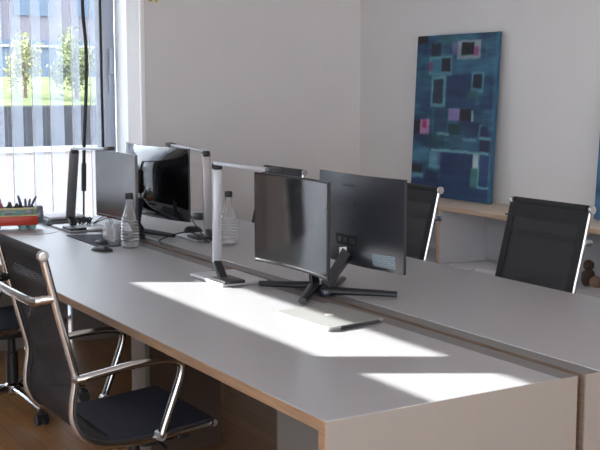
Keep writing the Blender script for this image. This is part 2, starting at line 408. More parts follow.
def at_grid(xs, k): return xs[k]
def papers(label, x, y, z, n, w=.21, d=.297, rz=0.1, grp='loose paper in the shelf'):
    o = thing('paper_stack', label, 'paper', (x, y, z), None, rz); off = (0, 0, 0)
    for i in range(n):
        dx, dy = random.uniform(-.008, .008), random.uniform(-.008, .008)
        MB().box(-w / 2 + dx, w / 2 + dx, -d / 2 + dy, d / 2 + dy, i * .009, i * .009 + .0085, .001, 1).build('sheaf', M['paper'], o)
papers('white paper stack on the lower shelf board, seen left of the mesh chair', -2.72, 2.98, .43, 2, .30, .22)
papers('white paper lying on the lower shelf board near the wooden divider', -2.98, 2.95, .43, 1, .22, .26, -.3)
papers('flat white paper pile on the shelf at the right picture edge', -1.93, 2.92, .43, 1, .30, .22, .05)
# brown objects deep in the shelf
o = thing('wooden_figure', 'small brown figure standing in the shelf at the right picture edge', 'figure', (-2.16, 3.05, .43)); off = (0, 0, 0)
M['brown'] = mat('brown_plush', (.10, .065, .05), .8, noise_amt=.4, noise_scale=30, bump=.3); M['tanplush'] = mat('tan_plush', (.32, .20, .14), .8, noise_amt=.2)
MB().ico((0, 0, .05), .05, 2, (.8, .7, 1), .3, 2).build('body', M['brown'], o)
MB().ico((0, 0, .115), .03, 2, (1, 1, 1), .2, 2, 3).build('head', M['brown'], o)
MB().ico((.075, -.02, .035), .035, 2, (1.1, .8, 1), .2, 2, 5).build('base', M['tanplush'], o)
o = MB().tube([(-2.66, 2.93, .794), (-2.61, 2.94, .794), (-2.53, 2.935, .796)], .005, 6, 3).build('pen', M['rubber']); tag(o, 'thin black pen on the shelf top by the right mesh chair, nearer the wall', 'pen')
o = MB().tube([(-2.585, 2.83, .794), (-2.50, 2.84, .794), (-2.43, 2.835, .796)], .005, 6, 3).build('pen', M['rubber']); tag(o, 'thin black pen on the shelf top by the right mesh chair, at the front edge', 'pen')

# ------------------------------------------------------------------ paintings
def lerp(a, b, t): return tuple(x + (y - x) * t for x, y in zip(a, b))
RECTS = [  # u0, v0, u1, v1, colour, strength, softness
    (.38, .25, .76, .45, (.012, .035, .10), .8, .015), (.05, .28, .22, .45, (.02, .06, .15), .5, .03), (.38, .72, .79, .98, (.012, .035, .11), .85, .02),
    (.0, .88, 1, 1.05, (.010, .040, .12), .7, .04), (.5, .62, .82, .70, (.04, .13, .20), .5, .02), (.0, .70, .22, .79, (.07, .22, .32), .7, .03), (.40, .15, .92, .24, (.035, .12, .21), .6, .02),
    (.52, .04, .80, .15, (.30, .38, .42), .75, .012), (.46, .05, .53, .12, (.16, .14, .30), .7, .015), (.57, .05, .725, .13, (.006, .008, .014), 1, .008), (.725, .08, .78, .13, (.25, .04, .17), .9, .008),
    (-.01, 0, .14, .05, (.008, .008, .014), 1, .006), (.19, .05, .32, .13, (.010, .014, .04), .95, .01), (.32, .0, .48, .05, (.02, .10, .09), .6, .02),
    (.17, .13, .46, .245, (.14, .36, .42), .55, .012), (.20, .145, .33, .235, (.04, .16, .26), .9, .008), (.33, .14, .445, .225, (.008, .010, .022), 1, .008), (.17, .16, .21, .22, (.22, .05, .14), .9, .008),
    (.21, .25, .40, .44, (.14, .38, .42), .6, .008), (.235, .27, .365, .42, (.012, .022, .06), .95, .008),
    (.71, .23, .86, .35, (.10, .32, .36), .6, .012), (.73, .24, .835, .325, (.008, .010, .03), 1, .008), (.66, .34, .80, .39, (.02, .10, .10), .7, .02),
    (.27, .45, .44, .60, (.012, .03, .09), .7, .02), (.45, .45, .59, .52, (.26, .20, .44), .9, .008), (.59, .45, .73, .52, (.008, .010, .02), 1, .008), (.73, .46, .755, .52, (.25, .42, .45), .8, .006),
    (-.01, .53, .10, .61, (.008, .010, .02), 1, .008), (.09, .52, .21, .615, (.42, .22, .40), .9, .008), (.12, .525, .17, .575, (.38, .03, .12), 1, .008),
    (.45, .54, .61, .61, (.008, .035, .04), .9, .015), (.61, .53, .82, .61, (.012, .03, .09), .7, .015), (.32, .60, .47, .615, (.18, .40, .45), .8, .008), (.18, .61, .42, .69, (.01, .06, .07), .6, .03), (.64, .625, .80, .64, (.14, .30, .42), .7, .01),
    (.83, .54, .865, .61, (.10, .30, .38), .6, .006), (.845, .55, .94, .615, (.012, .02, .07), .9, .01), (.84, .615, .98, .63, (.12, .36, .42), .7, .006), (.85, .63, .96, .70, (.010, .014, .05), .95, .01),
    (.25, .700, .96, .716, (.16, .38, .44), .85, .006), (.23, .72, .37, .82, (.12, .34, .42), .75, .02), (.33, .72, .40, .80, (.06, .05, .18), .6, .02), (.72, .72, .78, .84, (.012, .03, .10), .8, .01), (.78, .715, .845, .80, (.42, .52, .55), .95, .012), (.76, .80, .86, .915, (.05, .20, .18), .9, .015),
    (.84, .72, .855, .91, (.13, .36, .42), .7, .005), (.84, .905, .98, .917, (.13, .36, .42), .8, .005), (.965, .72, .98, .91, (.10, .30, .38), .6, .005), (.86, .73, .96, .90, (.02, .05, .15), .8, .01),
    (-.01, .81, .14, .87, (.008, .010, .02), 1, .012), (-.01, .86, .16, .89, (.12, .32, .40), .6, .012), (.20, .84, .36, .92, (.01, .02, .06), .8, .02), (.972, 0, 1.02, 1.02, (.05, .17, .28), .5, .02)]
def paint_col(u, v):
    n1 = noise.noise(Vector((u * 3, v * 9, 1.3))); n2 = noise.noise(Vector((u * 5, v * 26, 7.7))); n3 = noise.noise(Vector((u * 2.2, v * 2.8, 4.1)))
    n4 = noise.noise(Vector((u * 8, v * 60, 9.1))); n5 = noise.noise(Vector((u * 40, v * 6, 5.1)))
    t = min(1, max(0, .42 + .6 * n1 + .45 * n2 + .4 * n3 + .25 * n4 + .18 * n5 - .25 * v))
    c = lerp((.010, .035, .10), (.040, .19, .26), t)
    wob = .006 * noise.noise(Vector((u * 14, v * 14, 2)))
    for (a, b_, c1, d, col, s, so) in RECTS:
        uu, vv = u + wob, v + wob
        m = min((uu - a) / so + .5, (c1 - uu) / so + .5, (vv - b_) / so + .5, (d - vv) / so + .5)
        m = min(1, max(0, m)) * s
        if m > 0:
            k = 1 + .35 * n2
            c = lerp(c, tuple(x * k for x in col), m)
    return c
def painting(name, label, x0, x1, ybot, ytop, z0, z1, nu, nv, colfn):
    me = bpy.data.meshes.new(name); ln = Vector((0, ytop - ybot, z1 - z0)); L = ln.length; th = .022
    nrm = Vector((0, -(z1 - z0), ytop - ybot)).normalized()
    bm = bmesh.new(); V = []
    cl = bm.loops.layers.color.new('paint') if False else None
    base = Vector((x0, ybot, z0))
    front = [[bm.verts.new(base + Vector(((x1 - x0) * i / nu, 0, 0)) + ln * (j / nv) - base + nrm * th) for j in range(nv + 1)] for i in range(nu + 1)]
    back = [[bm.verts.new(base + Vector(((x1 - x0) * i, 0, 0)) + ln * j - base) for j in (0, 1)] for i in (0, 1)]
    for i in range(nu):
        for j in range(nv): bm.faces.new((front[i][j], front[i + 1][j], front[i + 1][j + 1], front[i][j + 1]))
    bm.faces.new((back[0][0], back[0][1], back[1][1], back[1][0]))
    bm.faces.new([front[i][0] for i in range(nu, -1, -1)] + [back[0][0], back[1][0]])
    bm.faces.new([front[i][nv] for i in range(nu + 1)] + [back[1][1], back[0][1]])
    bm.faces.new([front[0][j] for j in range(nv + 1)] + [back[0][1], back[0][0]])
    bm.faces.new([front[nu][j] for j in range(nv, -1, -1)] + [back[1][0], back[1][1]])
    bm.verts.index_update()
    cols = {}
    for i in range(nu + 1):
        for j in range(nv + 1): cols[front[i][j].index] = colfn(i / nu, 1 - j / nv)
    for i in (0, 1):
        for j in (0, 1): cols[back[i][j].index] = colfn(i, 1 - j)
    bm.to_mesh(me); bm.free()
    at = me.color_attributes.new('paint', 'FLOAT_COLOR', 'POINT')
    for i, c in cols.items(): at.data[i].color = (*c, 1)
    me.materials.append(M['paint'])
    o = bpy.data.objects.new(name, me); COL.objects.link(o); o.location = base
    tag(o, label, 'painting', 'blue abstract paintings'); return o
painting('abstract_painting', 'whole blue abstract canvas with dark squares leaning above the low shelf', -3.838, -3.040, 3.125, 3.172, .7905, 1.826, 110, 150, paint_col)
painting('abstract_painting', 'blue canvas of which only a strip shows at the right picture edge', -2.185, -1.37, 3.125, 3.165, .7905, 1.53, 40, 60,
         lambda u, v: lerp((.02, .07, .17), (.05, .17, .30), min(1, max(0, .5 + noise.noise(Vector((u * 4, v * 12, 3)))))))

# ------------------------------------------------------------------ office chairs
RAIL = [(-.335, 1.02), (-.300, .87), (-.262, .72), (-.246, .645), (-.256, .57), (-.256, .52), (-.232, .465), (-.19, .435), (-.13, .42), (-.05, .418), (.06, .424), (.21, .438)]
def rail_smooth(k=5):
    P, _ = catmull([Vector((0, y, z)) for y, z in RAIL], [1] * len(RAIL), k); return P
def make_chair(label):
    c = thing('office_chair', label, 'office chair', (0, 0, 0), 'chrome and black mesh office chairs')
    P = rail_smooth()
    cum = [0]
    for a, b in zip(P, P[1:]): cum.append(cum[-1] + (b - a).length)
    def at(t):
        d = t * cum[-1]
        for i in range(len(P) - 1):
            if cum[i + 1] >= d:
                f = (d - cum[i]) / max(1e-9, cum[i + 1] - cum[i]); p = P[i].lerp(P[i + 1], f); tg = (P[i + 1] - P[i]).normalized()
                return p, Vector((0, -tg.z, tg.y))       # normal pointing to the sitter's front / up
        return P[-1], Vector((0, 0, 1))
    HX = .225
    # where the back ends: lowest point of the bend
    tb = cum[5 * 8] / cum[-1]
    for s in (-1, 1):
        r = MB().tube([(s * HX, p.y, p.z) for p in P], .0105, 10, ell=(.68, 1.0)).build('side_rail', M['chrome'], c)
        MB().lathe([(.008, -.008), (.015, -.008), (.017, -.006), (.017, .005), (.014, .009), (.008, .010), (.007, .007), (.002, .007)], (s * (HX + .006), P[0].y, P[0].z), 20, 'X').build('end_knob', M['knobmetal'], c)
        MB().lathe([(.004, -.008), (.0115, -.008), (.012, .006), (.004, .008)], (s * (HX + .003), P[-1].y, P[-1].z), 16, 'X').build('end_knob', M['chrome'], c)
    def sheet(t0, t1, x0, x1, off0, th, nu, nv, sag=0):
        def f(o):
            def g(u, v):
                p, n = at(t0 + (t1 - t0) * v); x = x0 + (x1 - x0) * u
                return Vector((x, p.y, p.z)) + n * (o - sag * (1 - (2 * u - 1) ** 2))
            return g
        mb = MB(); mb.slab(f(off0), f(off0 + th), nu, nv); return mb
    XI = HX + .002
    ths = .066 / cum[-1]
    sheet(ths, tb, -XI + .035, XI - .035, .006, .005, 8, 44).build('backrest', M['mesh'], c)
    for s in (-1, 1):
        a, bb = sorted((s * (XI - .035), s * XI)); sheet(.01, tb, a, bb, .004, .010, 2, 44).build('backrest_hem', M['hem'], c)
    b = sheet(.006, ths + .004, -XI + .034, XI - .034, .003, .010, 8, 6)
    b.tube([(-HX + .01, P[0].y, P[0].z), (HX - .01, P[0].y, P[0].z)], .017, 14)
    b.build('top_roll', M['hem'], c)
    sheet(tb, .995, -XI, XI, .003, .013, 6, 34).build('seat', M['seatcloth'], c)
    b = MB(); b.tube([(-HX + .01, P[-1].y, P[-1].z), (HX - .01, P[-1].y, P[-1].z)], .012, 12); b.build('seat_front_roll', M['hem'], c)
    # back bridge
    ph, nh = at(.128)
    zz, yy = ph.z, ph.y
    MB().tube([(-HX, yy, zz), (-HX + .01, yy - .030, zz - .004), (-HX + .055, yy - .058, zz - .008), (HX - .055, yy - .058, zz - .008), (HX - .01, yy - .030, zz - .004), (HX, yy, zz)], .013, 10, 4, ell=(1.15, .7)).build('back_bridge', M['chrome'], c)
    for s in (-1, 1):
        x = s * (HX + .018)
        MB().tube([(s * HX, -.246, .642), (x, -.235, .645), (x, -.16, .655), (x, -.05, .668), (x, .05, .668), (x, .088, .655), (x, .092, .625), (x, .07, .56), (x, .03, .455), (x, .022, .432), (s * HX, .02, .428)], .0125, 10, 4).build('armrest', M['chrome'], c)
    for s in (-1, 1):
        b = MB(); b.lathe([(.006, -.014), (.016, -.014), (.016, .014), (.006, .014)], (s * (HX + .012), .02, .430), 14, 'X'); b.build('arm_clamp', M['knobmetal'], c)
    # under-seat, column, base
    b = MB(); b.box(-.215, .215, -.03, .02, .392, .408, .004); b.box(-.215, .215, .09, .13, .398, .412, .004); b.box(-.07, .07, -.06, .15, .345, .395, .012); b.build('seat_mechanism', M['blackplastic'], c)
    MB().tube([(.07, .06, .372), (.17, .06, .372), (.19, .06, .368)], .006, 8).build('lever', M['blackplastic'], c)
    b = MB(); b.lathe([(.029, .105), (.029, .27), (.020, .272), (.018, .35)], (0, .03, 0), 20); b.build('gas_column', M['blackplastic'], c)
    MB().lathe([(.035, .07), (.042, .085), (.040, .115), (.028, .125)], (0, .03, 0), 20).build('base_hub', M['chrome'], c)
    for k in range(5):
        a = math.radians(5 + 72 * k); d = Vector((math.cos(a), math.sin(a), 0)); o = Vector((0, .03, 0))
        MB().tube([o + d * .03 + Vector((0, 0, .098)), o + d * .15 + Vector((0, 0, .090)), o + d * .335 + Vector((0, 0, .072))], [.021, .018, .013], 10, 3, ell=(.8, 1)).build('leg', M['chrome'], c)
        e = o + d * .33; n = Vector((-d.y, d.x, 0))
        b = MB()
        for s in (-1, 1):
            b.tube([e + n * s * .006 + Vector((0, 0, .027)), e + n * s * .026 + Vector((0, 0, .027))], .0265, 16)
        b.tube([e + Vector((0, 0, .03)), e + Vector((0, 0, .07))], .008, 8); b.box(e.x - .016, e.x + .016, e.y - .016, e.y + .016, .044, .060, .004)
        b.build('caster', M['blackplastic'], c)
    return c
chair = make_chair('near black mesh office chair with chrome arms, in front of the desk')
chair.location = (-1.225, 0, 0)
for (x, y, rz, lab) in ((-2.95, .10, .0, 'black office chair mostly cut off at the left picture edge, behind the near chair'),
                        (-1.265, 1.565, PI, 'mesh office chair with whole wide back showing, pushed to the far desk at right'),
                        (-2.225, 1.565, PI, 'mesh office chair partly hidden behind the matte monitor back, below the painting'),
                        (-3.452, 1.565, PI, 'office chair almost hidden, only a dark back corner left of the curved screen')):
    c2 = copy_tree(chair); c2.location = (x, y, 0); c2.rotation_euler = (0, 0, rz); c2['label'] = lab

# ------------------------------------------------------------------ monitors
def make_monitor(label, cx, y, z0, z1, w, face, hub, tips, neck_top, backmat, R=1.6, stand=M['bluestand'], bulge=.035, scr=None, th0=.012):
    mo = thing('computer_monitor', label, 'monitor', (hub[0], hub[1], ZT)); off = tuple(mo.location)
    z0 = z0; h = z1 - z0
    def fy(s): return face * (s * s) / (2 * R)           # edges come forward (towards the viewer of the screen)
    def P(u, v, dep): s = (u - .5) * w; return Vector((cx + s, y + fy(s) - face * dep, z0 + v * h))
    def back(u, v):
        a = max(0, 1 - abs(2 * u - 1) ** 2.0); c_ = max(0, 1 - abs(2 * v - 1) ** 4)
        return th0 + bulge * a * c_
    mb = MB(); mb.slab(lambda u, v: P(u, v, 0), lambda u, v: P(u, v, back(u, v)), 36, 22)
    mb.build('housing', backmat, mo, off, 50)
    bw, bb = .006 / w, .014 / h
    mb = MB(); mb.slab(lambda u, v: P(bw + u * (1 - 2 * bw), bb + v * (1 - bb - .006 / h), -.0012), lambda u, v: P(bw + u * (1 - 2 * bw), bb + v * (1 - bb - .006 / h), .002), 36, 4)
    mb.build('screen', scr or M['screen'], mo, off)
    mb = MB(); mb.slab(lambda u, v: P(bw + u * (1 - 2 * bw), v * bb * .95, -.0012 + .003 * (1 - v)), lambda u, v: P(bw + u * (1 - 2 * bw), v * bb * .95, .013), 36, 2)
    mb.build('chin', M['chin'] if face < 0 else M['blackplastic'], mo, off)
    # stand
    hx, hy = hub[0], hub[1]
    for (tx, ty) in tips:
        L = Vector((tx - hx, ty - hy, 0)); m1 = Vector((hx, hy, ZT + .019)) + L * .25
        b = MB(); b.tube([(hx, hy, ZT + .020), m1, (tx, ty, ZT + .0145)], [.019, .017, .013], 10, 3, ell=(.85, 1.2)); b.build('stand_leg', M['blackplastic'], mo, off)
    b = MB(); b.lathe([(.012, ZT + .002), (.028, ZT + .002), (.030, ZT + .012), (.026, ZT + .024), (.012, ZT + .03)], (hx, hy, 0), 18)
    b.build('stand_hub', stand, mo, off)
    nt = Vector(neck_top); hb = Vector((hx, hy, ZT + .032))
    b = MB(); b.tube([hb, hb.lerp(nt, .45), nt], [.034, .028, .034], 4, 2, ell=(1.0, .6)); nk = b.build('stand_neck', stand, mo, off, 30)
    return mo, P, back, off
# pair in front
mA, PA, BA, offA = make_monitor('upright monitor whose striped reflecting screen faces the camera, near the silver laptop', -1.348, .722, .838, 1.180, .522, -1, (-1.410, .845), [(-1.575, .700), (-1.195, .662)], (-1.34, .785, .885), M['blackplastic'], R=1.35, bulge=.03)
mB, PB, BB, offB = make_monitor('matte dark monitor seen from behind with a white sticker on its back', -1.312, .968, .842, 1.180, .560, 1, (-1.300, .825), [(-1.125, 1.022), (-1.50, 1.03)], (-1.325, .935, .885), M['mattback'], bulge=.022)
# details on the matte back
def on_back(P, B, u, v, lift=.0005): return P(u, v, B(u, v) + lift)
for (u, v) in ((.40, .68), (.545, .68), (.40, .47), (.545, .47)):
    p = on_back(PB, BB, u, v, -.002); MB().lathe([(.001, -.003), (.006, -.003), (.006, .0015), (.0035, .002), (.001, -.001)], p, 14, 'Y').build('screw_hole', M['blackplastic'], mB, offB)
mb = MB(); mb.slab(lambda u, v: on_back(PB, BB, .34 + u * .25, .215 + v * .125, .003), lambda u, v: on_back(PB, BB, .34 + u * .25, .215 + v * .125, -.002), 8, 4); ports = mb.build('port_recess', M['hem'], mB, offB)
for k in range(3):
    mb = MB(); mb.slab(lambda u, v: on_back(PB, BB, .375 + k * .07 + u * .045, .255 + v * .045, .006), lambda u, v: on_back(PB, BB, .375 + k * .07 + u * .045, .255 + v * .045, .001), 2, 2); mb.build('port', M['blackplastic'], ports, offB)
p = on_back(PB, BB, .475, .185, .006)
MB().box(p.x - .004, p.x + .005, p.y - .03, p.y, p.z - .024, p.z + .006, .002).build('mount_glint', M['paper'], mB, offB)  # white block standing in for a bright reflection at the neck mount
# sticker with printed lines
def sticker_mat():
    m = bpy.data.materials.new('printed_sticker'); m.use_nodes = True
    nt = m.node_tree; b = nt.nodes['Principled BSDF']; b.inputs['Roughness'].default_value = .5
    tc = nt.nodes.new('ShaderNodeTexCoord'); br = nt.nodes.new('ShaderNodeTexBrick')
    mp = nt.nodes.new('ShaderNodeMapping'); mp.inputs['Rotation'].default_value = (PI / 2, 0, 0)
    nt.links.new(tc.outputs['Object'], mp.inputs[0]); nt.links.new(mp.outputs[0], br.inputs['Vector'])
    br.inputs['Scale'].default_value = 1; br.inputs['Brick Width'].default_value = .023; br.inputs['Row Height'].default_value = .0085; br.inputs['Mortar Size'].default_value = .0018
    br.inputs['Color1'].default_value = (.10, .13, .16, 1); br.inputs['Color2'].default_value = (.17, .21, .24, 1); br.inputs['Mortar'].default_value = (.24, .29, .32, 1)
    nt.links.new(br.outputs[0], b.inputs['Base Color']); return m
M['sticker'] = sticker_mat()
mb = MB(); mb.slab(lambda u, v: on_back(PB, BB, .735 + u * .20, .045 + v * .135, .0012), lambda u, v: on_back(PB, BB, .735 + u * .20, .045 + v * .135, -.001), 6, 4); st = mb.build('sticker', M['sticker'], mB, offB); st['label'] = 'pale printed sticker'
fc = bpy.data.curves.new('logo', 'FONT'); fc.body = 'SAMSUNG'; fc.size = .019; fc.align_x = 'CENTER'; fc.align_y = 'CENTER'; fc.extrude = .0004
tmp = bpy.data.objects.new('logo_text', fc); COL.objects.link(tmp); bpy.context.view_layer.update()
lme = bpy.data.meshes.new_from_object(tmp.evaluated_get(bpy.context.evaluated_depsgraph_get())); bpy.data.objects.remove(tmp)
lg = bpy.data.objects.new('logo', lme); COL.objects.link(lg); lg.parent = mB
p = on_back(PB, BB, .475, .885, .001); pu = on_back(PB, BB, .475, .93, .001)
lg.location = p - Vector(offB); lg.rotation_euler = (math.atan2(pu.z - p.z, pu.y - p.y), 0, 0); lme.materials.clear(); lme.materials.append(M['blackplastic'])

# far pair
mC, PC, BC, offC = make_monitor('small monitor with pale reflecting screen behind the near glass bottle, by the window', -3.07, .722, .842, 1.180, .53, -1, (-3.08, .838), [(-3.27, .72), (-2.95, .715)], (-3.07, .775, .885), M['glossback'], R=2.5, scr=M['screenc'])
mD, PD, BD, offD = make_monitor('wide glossy black monitor seen from behind, second from the window', -3.315, .985, .826, 1.195, .80, 1, (-3.25, .895), [(-2.99, .985), (-3.55, 1.0)], (-3.27, .93, .92), M['glossback'], R=1.3, bulge=.05)
mb = MB(); mb.slab(lambda u, v: on_back(PD, BD, .36 + u * .26, .40 + v * .05, .004), lambda u, v: on_back(PD, BD, .36 + u * .26, .40 + v * .05, -.002), 8, 3); mb.build('port_recess', M['hem'], mD, offD)
b = MB(); p = on_back(PD, BD, .5, .5, 0); b.box(p.x - .06, p.x + .06, p.y - .02, p.y + .004, p.z - .06, p.z + .06, .008); b.build('mount_plate', M['blackplastic'], mD, offD)

# ------------------------------------------------------------------ LED desk lamps
def make_lamp(label, base, foot, top, arm_end, colm, wcol=.036, basew=(.29, .20), rz=0.0, end_len=.06):
    l = thing('desk_lamp', label, 'desk lamp', (base[0], base[1], ZT), 'folding LED desk lamps'); off = tuple(l.location)
    bx, by = base; R = Matrix.Rotation(rz, 3, 'Z')
    MB().box(bx - basew[0] / 2, bx + basew[0] / 2, by - basew[1] / 2, by + basew[1] / 2, ZT + .001, ZT + .014, .004, 2, R).build('base_plate', M['plate'], l, off)
    c = R @ Vector((.03 + basew[0] * .24, -.0, 0))
    MB().box(bx + c.x - .065, bx + c.x + .065, by + c.y - basew[1] / 2, by + c.y - .01, ZT + .013, ZT + .026, .003, 2, R).build('touch_panel', M['blackplastic'], l, off)
    F, T, E = Vector(foot), Vector(top), Vector(arm_end)
    B0 = Vector((foot[0] + .070, foot[1] - .005, ZT + .016))
    def flat(mb, a, b_, w, t, wd):
        d = (b_ - a).normalized(); wv = (Vector(wd) - d * Vector(wd).dot(d)).normalized(); tv = d.cross(wv)
        vs = []
        for p in (a, b_):
            for (i, j) in ((-1, -1), (1, -1), (1, 1), (-1, 1)): vs.append(mb.bm.verts.new(p + wv * w / 2 * i + tv * t / 2 * j))
        for f in ((3, 2, 1, 0), (4, 5, 6, 7), (0, 1, 5, 4), (1, 2, 6, 5), (2, 3, 7, 6), (3, 0, 4, 7)): mb.bm.faces.new([vs[i] for i in f])
        bmesh.ops.bevel(mb.bm, geom=mb.bm.edges[:], offset=min(w, t) * .22, segments=2, profile=.5, affect='EDGES')
        return mb
    wd = (0, 1, 0)
    flat(MB(), B0, F, .034, .024, wd).build('foot_hinge', M['blackplastic'], l, off)
    flat(MB(), F, T, wcol, .014, wd).build('column', colm, l, off)
    d = (E - T).normalized()
    flat(MB(), T + Vector((0, 0, -.014)), T + Vector((0, 0, .014)), .038, .03, wd).build('top_hinge', M['blackplastic'], l, off)
    A0 = T + d * .0 + Vector((0, 0, .012)); A1 = E - d * end_len
    a = flat(MB(), A0, A1, .036, .013, (0, 1, 0)).build('arm', M['lampwhite'], l, off)
    flat(MB(), A1, E, .040, .018, (0, 1, 0)).build('arm_end', M['blackplastic'], l, off)
    return l
make_lamp('pale LED desk lamp left of the near pair of monitors', (-1.785, .672), (-1.782, .62, .815), (-1.771, .62, 1.196), (-1.295, .62, 1.210), M['lampwhite'])
make_lamp('dark backlit LED desk lamp at the window end beside the pen holder', (-3.60, .70), (-3.69, .69, .79), (-3.60, .69, 1.160), (-2.975, .655, 1.205), M['laptopdark'], .052)  # dark column colour stands in for the backlit shade
make_lamp('LED desk lamp right of the glossy black monitor on the far desk', (-2.93, 1.12), (-2.829, 1.10, .79), (-2.845, 1.10, 1.172), (-3.290, 1.10, 1.200), M['silver'], .046, (.24, .20))

# ------------------------------------------------------------------ bottles, glass
def make_bottle(label, x, y, h=.262):
    bt = thing('glass_bottle', label, 'bottle', (x, y, ZT), 'clear ribbed glass bottles with black caps')
    k = h / .262
    prof = [(.012, .006), (.036, .003), (.0425, .010), (.0435, .03)]
    z = .034
    for i in range(7):
        k2 = max(0, i - 4); prof += [(.0405 - .0012 * k2, z), (.0440 - .0014 * k2, z + .003), (.0455 - .0016 * k2, z + .0072), (.0440 - .0016 * k2, z + .0115)]; z += .0147
    prof += [(.036, z + .005), (.029, z + .028), (.0215, z + .052), (.0165, z + .075), (.0155, .236)]
    MB().lathe([(r, zz * k) for r, zz in prof], (0, 0, 0), 32, caps=False).build('body', M['glass'], bt, (0, 0, 0), 60)
    MB().lathe([(.004, .006), (.030, .0045), (.037, .010), (.037, .014), (.004, .012)], (0, 0, 0), 28).build('bottle_base', M['glass'], bt)
    MB().lathe([(.008, .234 * k), (.0185, .234 * k), (.0190, .240 * k), (.0190, .258 * k), (.0165, .262 * k), (.004, .262 * k)], (0, 0, 0), 24).build('cap', M['rubber'], bt)
make_bottle('clear glass bottle with black cap on the near desk, in front of the window monitors', -2.80, .672)
make_bottle('clear glass bottle with black cap on the far desk, right of the pale lamp', -2.64, 1.118)
g = thing('drinking_glass', 'small clear drinking glass beside the near glass bottle', 'glass', (-2.90, .628, ZT))
MB().lathe([(.004, .006), (.026, .003), (.030, .012), (.037, .10), (.0385, .112), (.0365, .112), (.029, .014), (.004, .011)], (0, 0, 0), 28).build('tumbler', M['glass'], g, smooth=60)

def crumple_mat():
    m = bpy.data.materials.new('crumpled_clear_plastic'); m.use_nodes = True
    nt = m.node_tree; b = nt.nodes['Principled BSDF']; out = nt.nodes['Material Output']
    b.inputs['Base Color'].default_value = (.8, .8, .82, 1); b.inputs['Roughness'].default_value = .2
    t = nt.nodes.new('ShaderNodeBsdfTransparent'); mx = nt.nodes.new('ShaderNodeMixShader')
    n = nt.nodes.new('ShaderNodeTexNoise'); n.inputs['Scale'].default_value = 60
    r = nt.nodes.new('ShaderNodeMapRange'); r.inputs['To Min'].default_value = .15; r.inputs['To Max'].default_value = .6
    nt.links.new(n.outputs['Fac'], r.inputs['Value']); nt.links.new(r.outputs[0], mx.inputs[0])
    nt.links.new(b.outputs[0], mx.inputs[1]); nt.links.new(t.outputs[0], mx.inputs[2]); nt.links.new(mx.outputs[0], out.inputs[0]); return m
M['plasticbag'] = crumple_mat()
b = MB(); b.ico((0, 0, .043), .05, 4, (1.35, .75, .80), .55, 2.6, 2)
o = b.build('crumpled_wrapper', M['plasticbag'], None, (0, 0, 0), 15); o.location = (-3.02, .665, ZT + .004)
tag(o, 'crumpled clear plastic wrapper on the desk under the window monitor', 'wrapper')

# ------------------------------------------------------------------ mice, pad, laptop
def mouse(label, x, y, L, W, H, rz, z=ZT):
    o = thing('computer_mouse', label, 'mouse', (x, y, z), 'black computer mice', rz)
    b = MB()
    def sh(u, v):
        a = u * 2 * PI; e = v * PI / 2
        return Vector((math.cos(a) * math.cos(e) ** .6 * L / 2, math.sin(a) * math.cos(e) ** .6 * W / 2 * (1 + .12 * math.cos(a)), math.sin(e) * H + .001))
    b.grid(sh, 28, 8); bmesh.ops.remove_doubles(b.bm, verts=b.bm.verts[:], dist=1e-5)
    es = [e for e in b.bm.edges if e.is_boundary]; bmesh.ops.contextual_create(b.bm, geom=es)
    b.build('shell', M['rubber'], o, smooth=60)
    MB().tube([(L * .22, -.002, H * .93), (L * .22, .002, H * .93)], .006, 12).build('scroll_wheel', M['rubber'], o)
mouse('black computer mouse nearest the bottle, in front of the grey pad', -2.775, .520, .125, .065, .018, .45)
mouse('black computer mouse lying on the back corner of the grey pad', -2.98, .600, .105, .062, .018, .2, ZT + .004)
mouse('black computer mouse beside the foot of the far desk lamp', -3.13, 1.16, .115, .065, .035, .5, ZT)
mouse('dark oval mouse farthest back, on the far desk behind the glossy monitor', -3.66, 1.45, .12, .075, .035, .3)
o = MB().prism([(-3.36, .552), (-2.885, .562), (-2.80, .625), (-3.02, .74), (-3.33, .70)][0:1] + [(-2.86, .545), (-2.885, .74), (-3.30, .745)], ZT + .0005, ZT + .004).build('mouse_pad', M['pad'], None)
tag(o, 'flat grey pad on the desk between dark lamp and drinking glass', 'mouse pad')
lp = thing('laptop', 'closed silver laptop lying half in the patch of sunlight', 'laptop', (-.965, .62, ZT)); off = tuple(lp.location)
R = Matrix.Rotation(math.radians(3), 3, 'Z'); pv = (-.965, .615, ZT)
A_, B_, C_, D_ = (-1.085, .490), (-.775, .505), (-.805, .738), (-1.115, .722)
def quad(mb, z0, z1, ins): 
    cx_ = sum(p[0] for p in (A_, B_, C_, D_)) / 4; cy_ = sum(p[1] for p in (A_, B_, C_, D_)) / 4
    pts = []
    Q = [A_, B_, C_, D_]
    for i in range(4):
        p0, p, p1 = Vector(Q[i - 1]), Vector(Q[i]), Vector(Q[(i + 1) % 4])
        r = .012
        a = p + (p0 - p).normalized() * r; c = p + (p1 - p).normalized() * r
        for t in (0, .25, .5, .75, 1): pts.append(tuple((a * (1 - t) ** 2 + p * 2 * t * (1 - t) + c * t * t)))
    pts = [(cx_ + (x - cx_) * (1 - ins), cy_ + (y_ - cy_) * (1 - ins)) for x, y_ in pts]
    mb.prism(pts, z0, z1); return mb
quad(MB(), ZT + .001, ZT + .008, .012).build('laptop_base', M['laptopdark'], lp, off)
quad(MB(), ZT + .009, ZT + .0155, 0).build('lid', M['laptop'], lp, off)
MB().tube([(-.780, .555, ZT + .0085), (-.803, .715, ZT + .0085)], .0055, 8).build('hinge', M['blackplastic'], lp, off)
M['logo'] = mat('white_logo', (.75, .75, .75), .3)
MB().lathe([(.002, 0), (.016, 0), (.016, .0004), (.002, .0005)], (-.945, .614, ZT + .0155), 20).build('lid_emblem', M['logo'], lp, off)

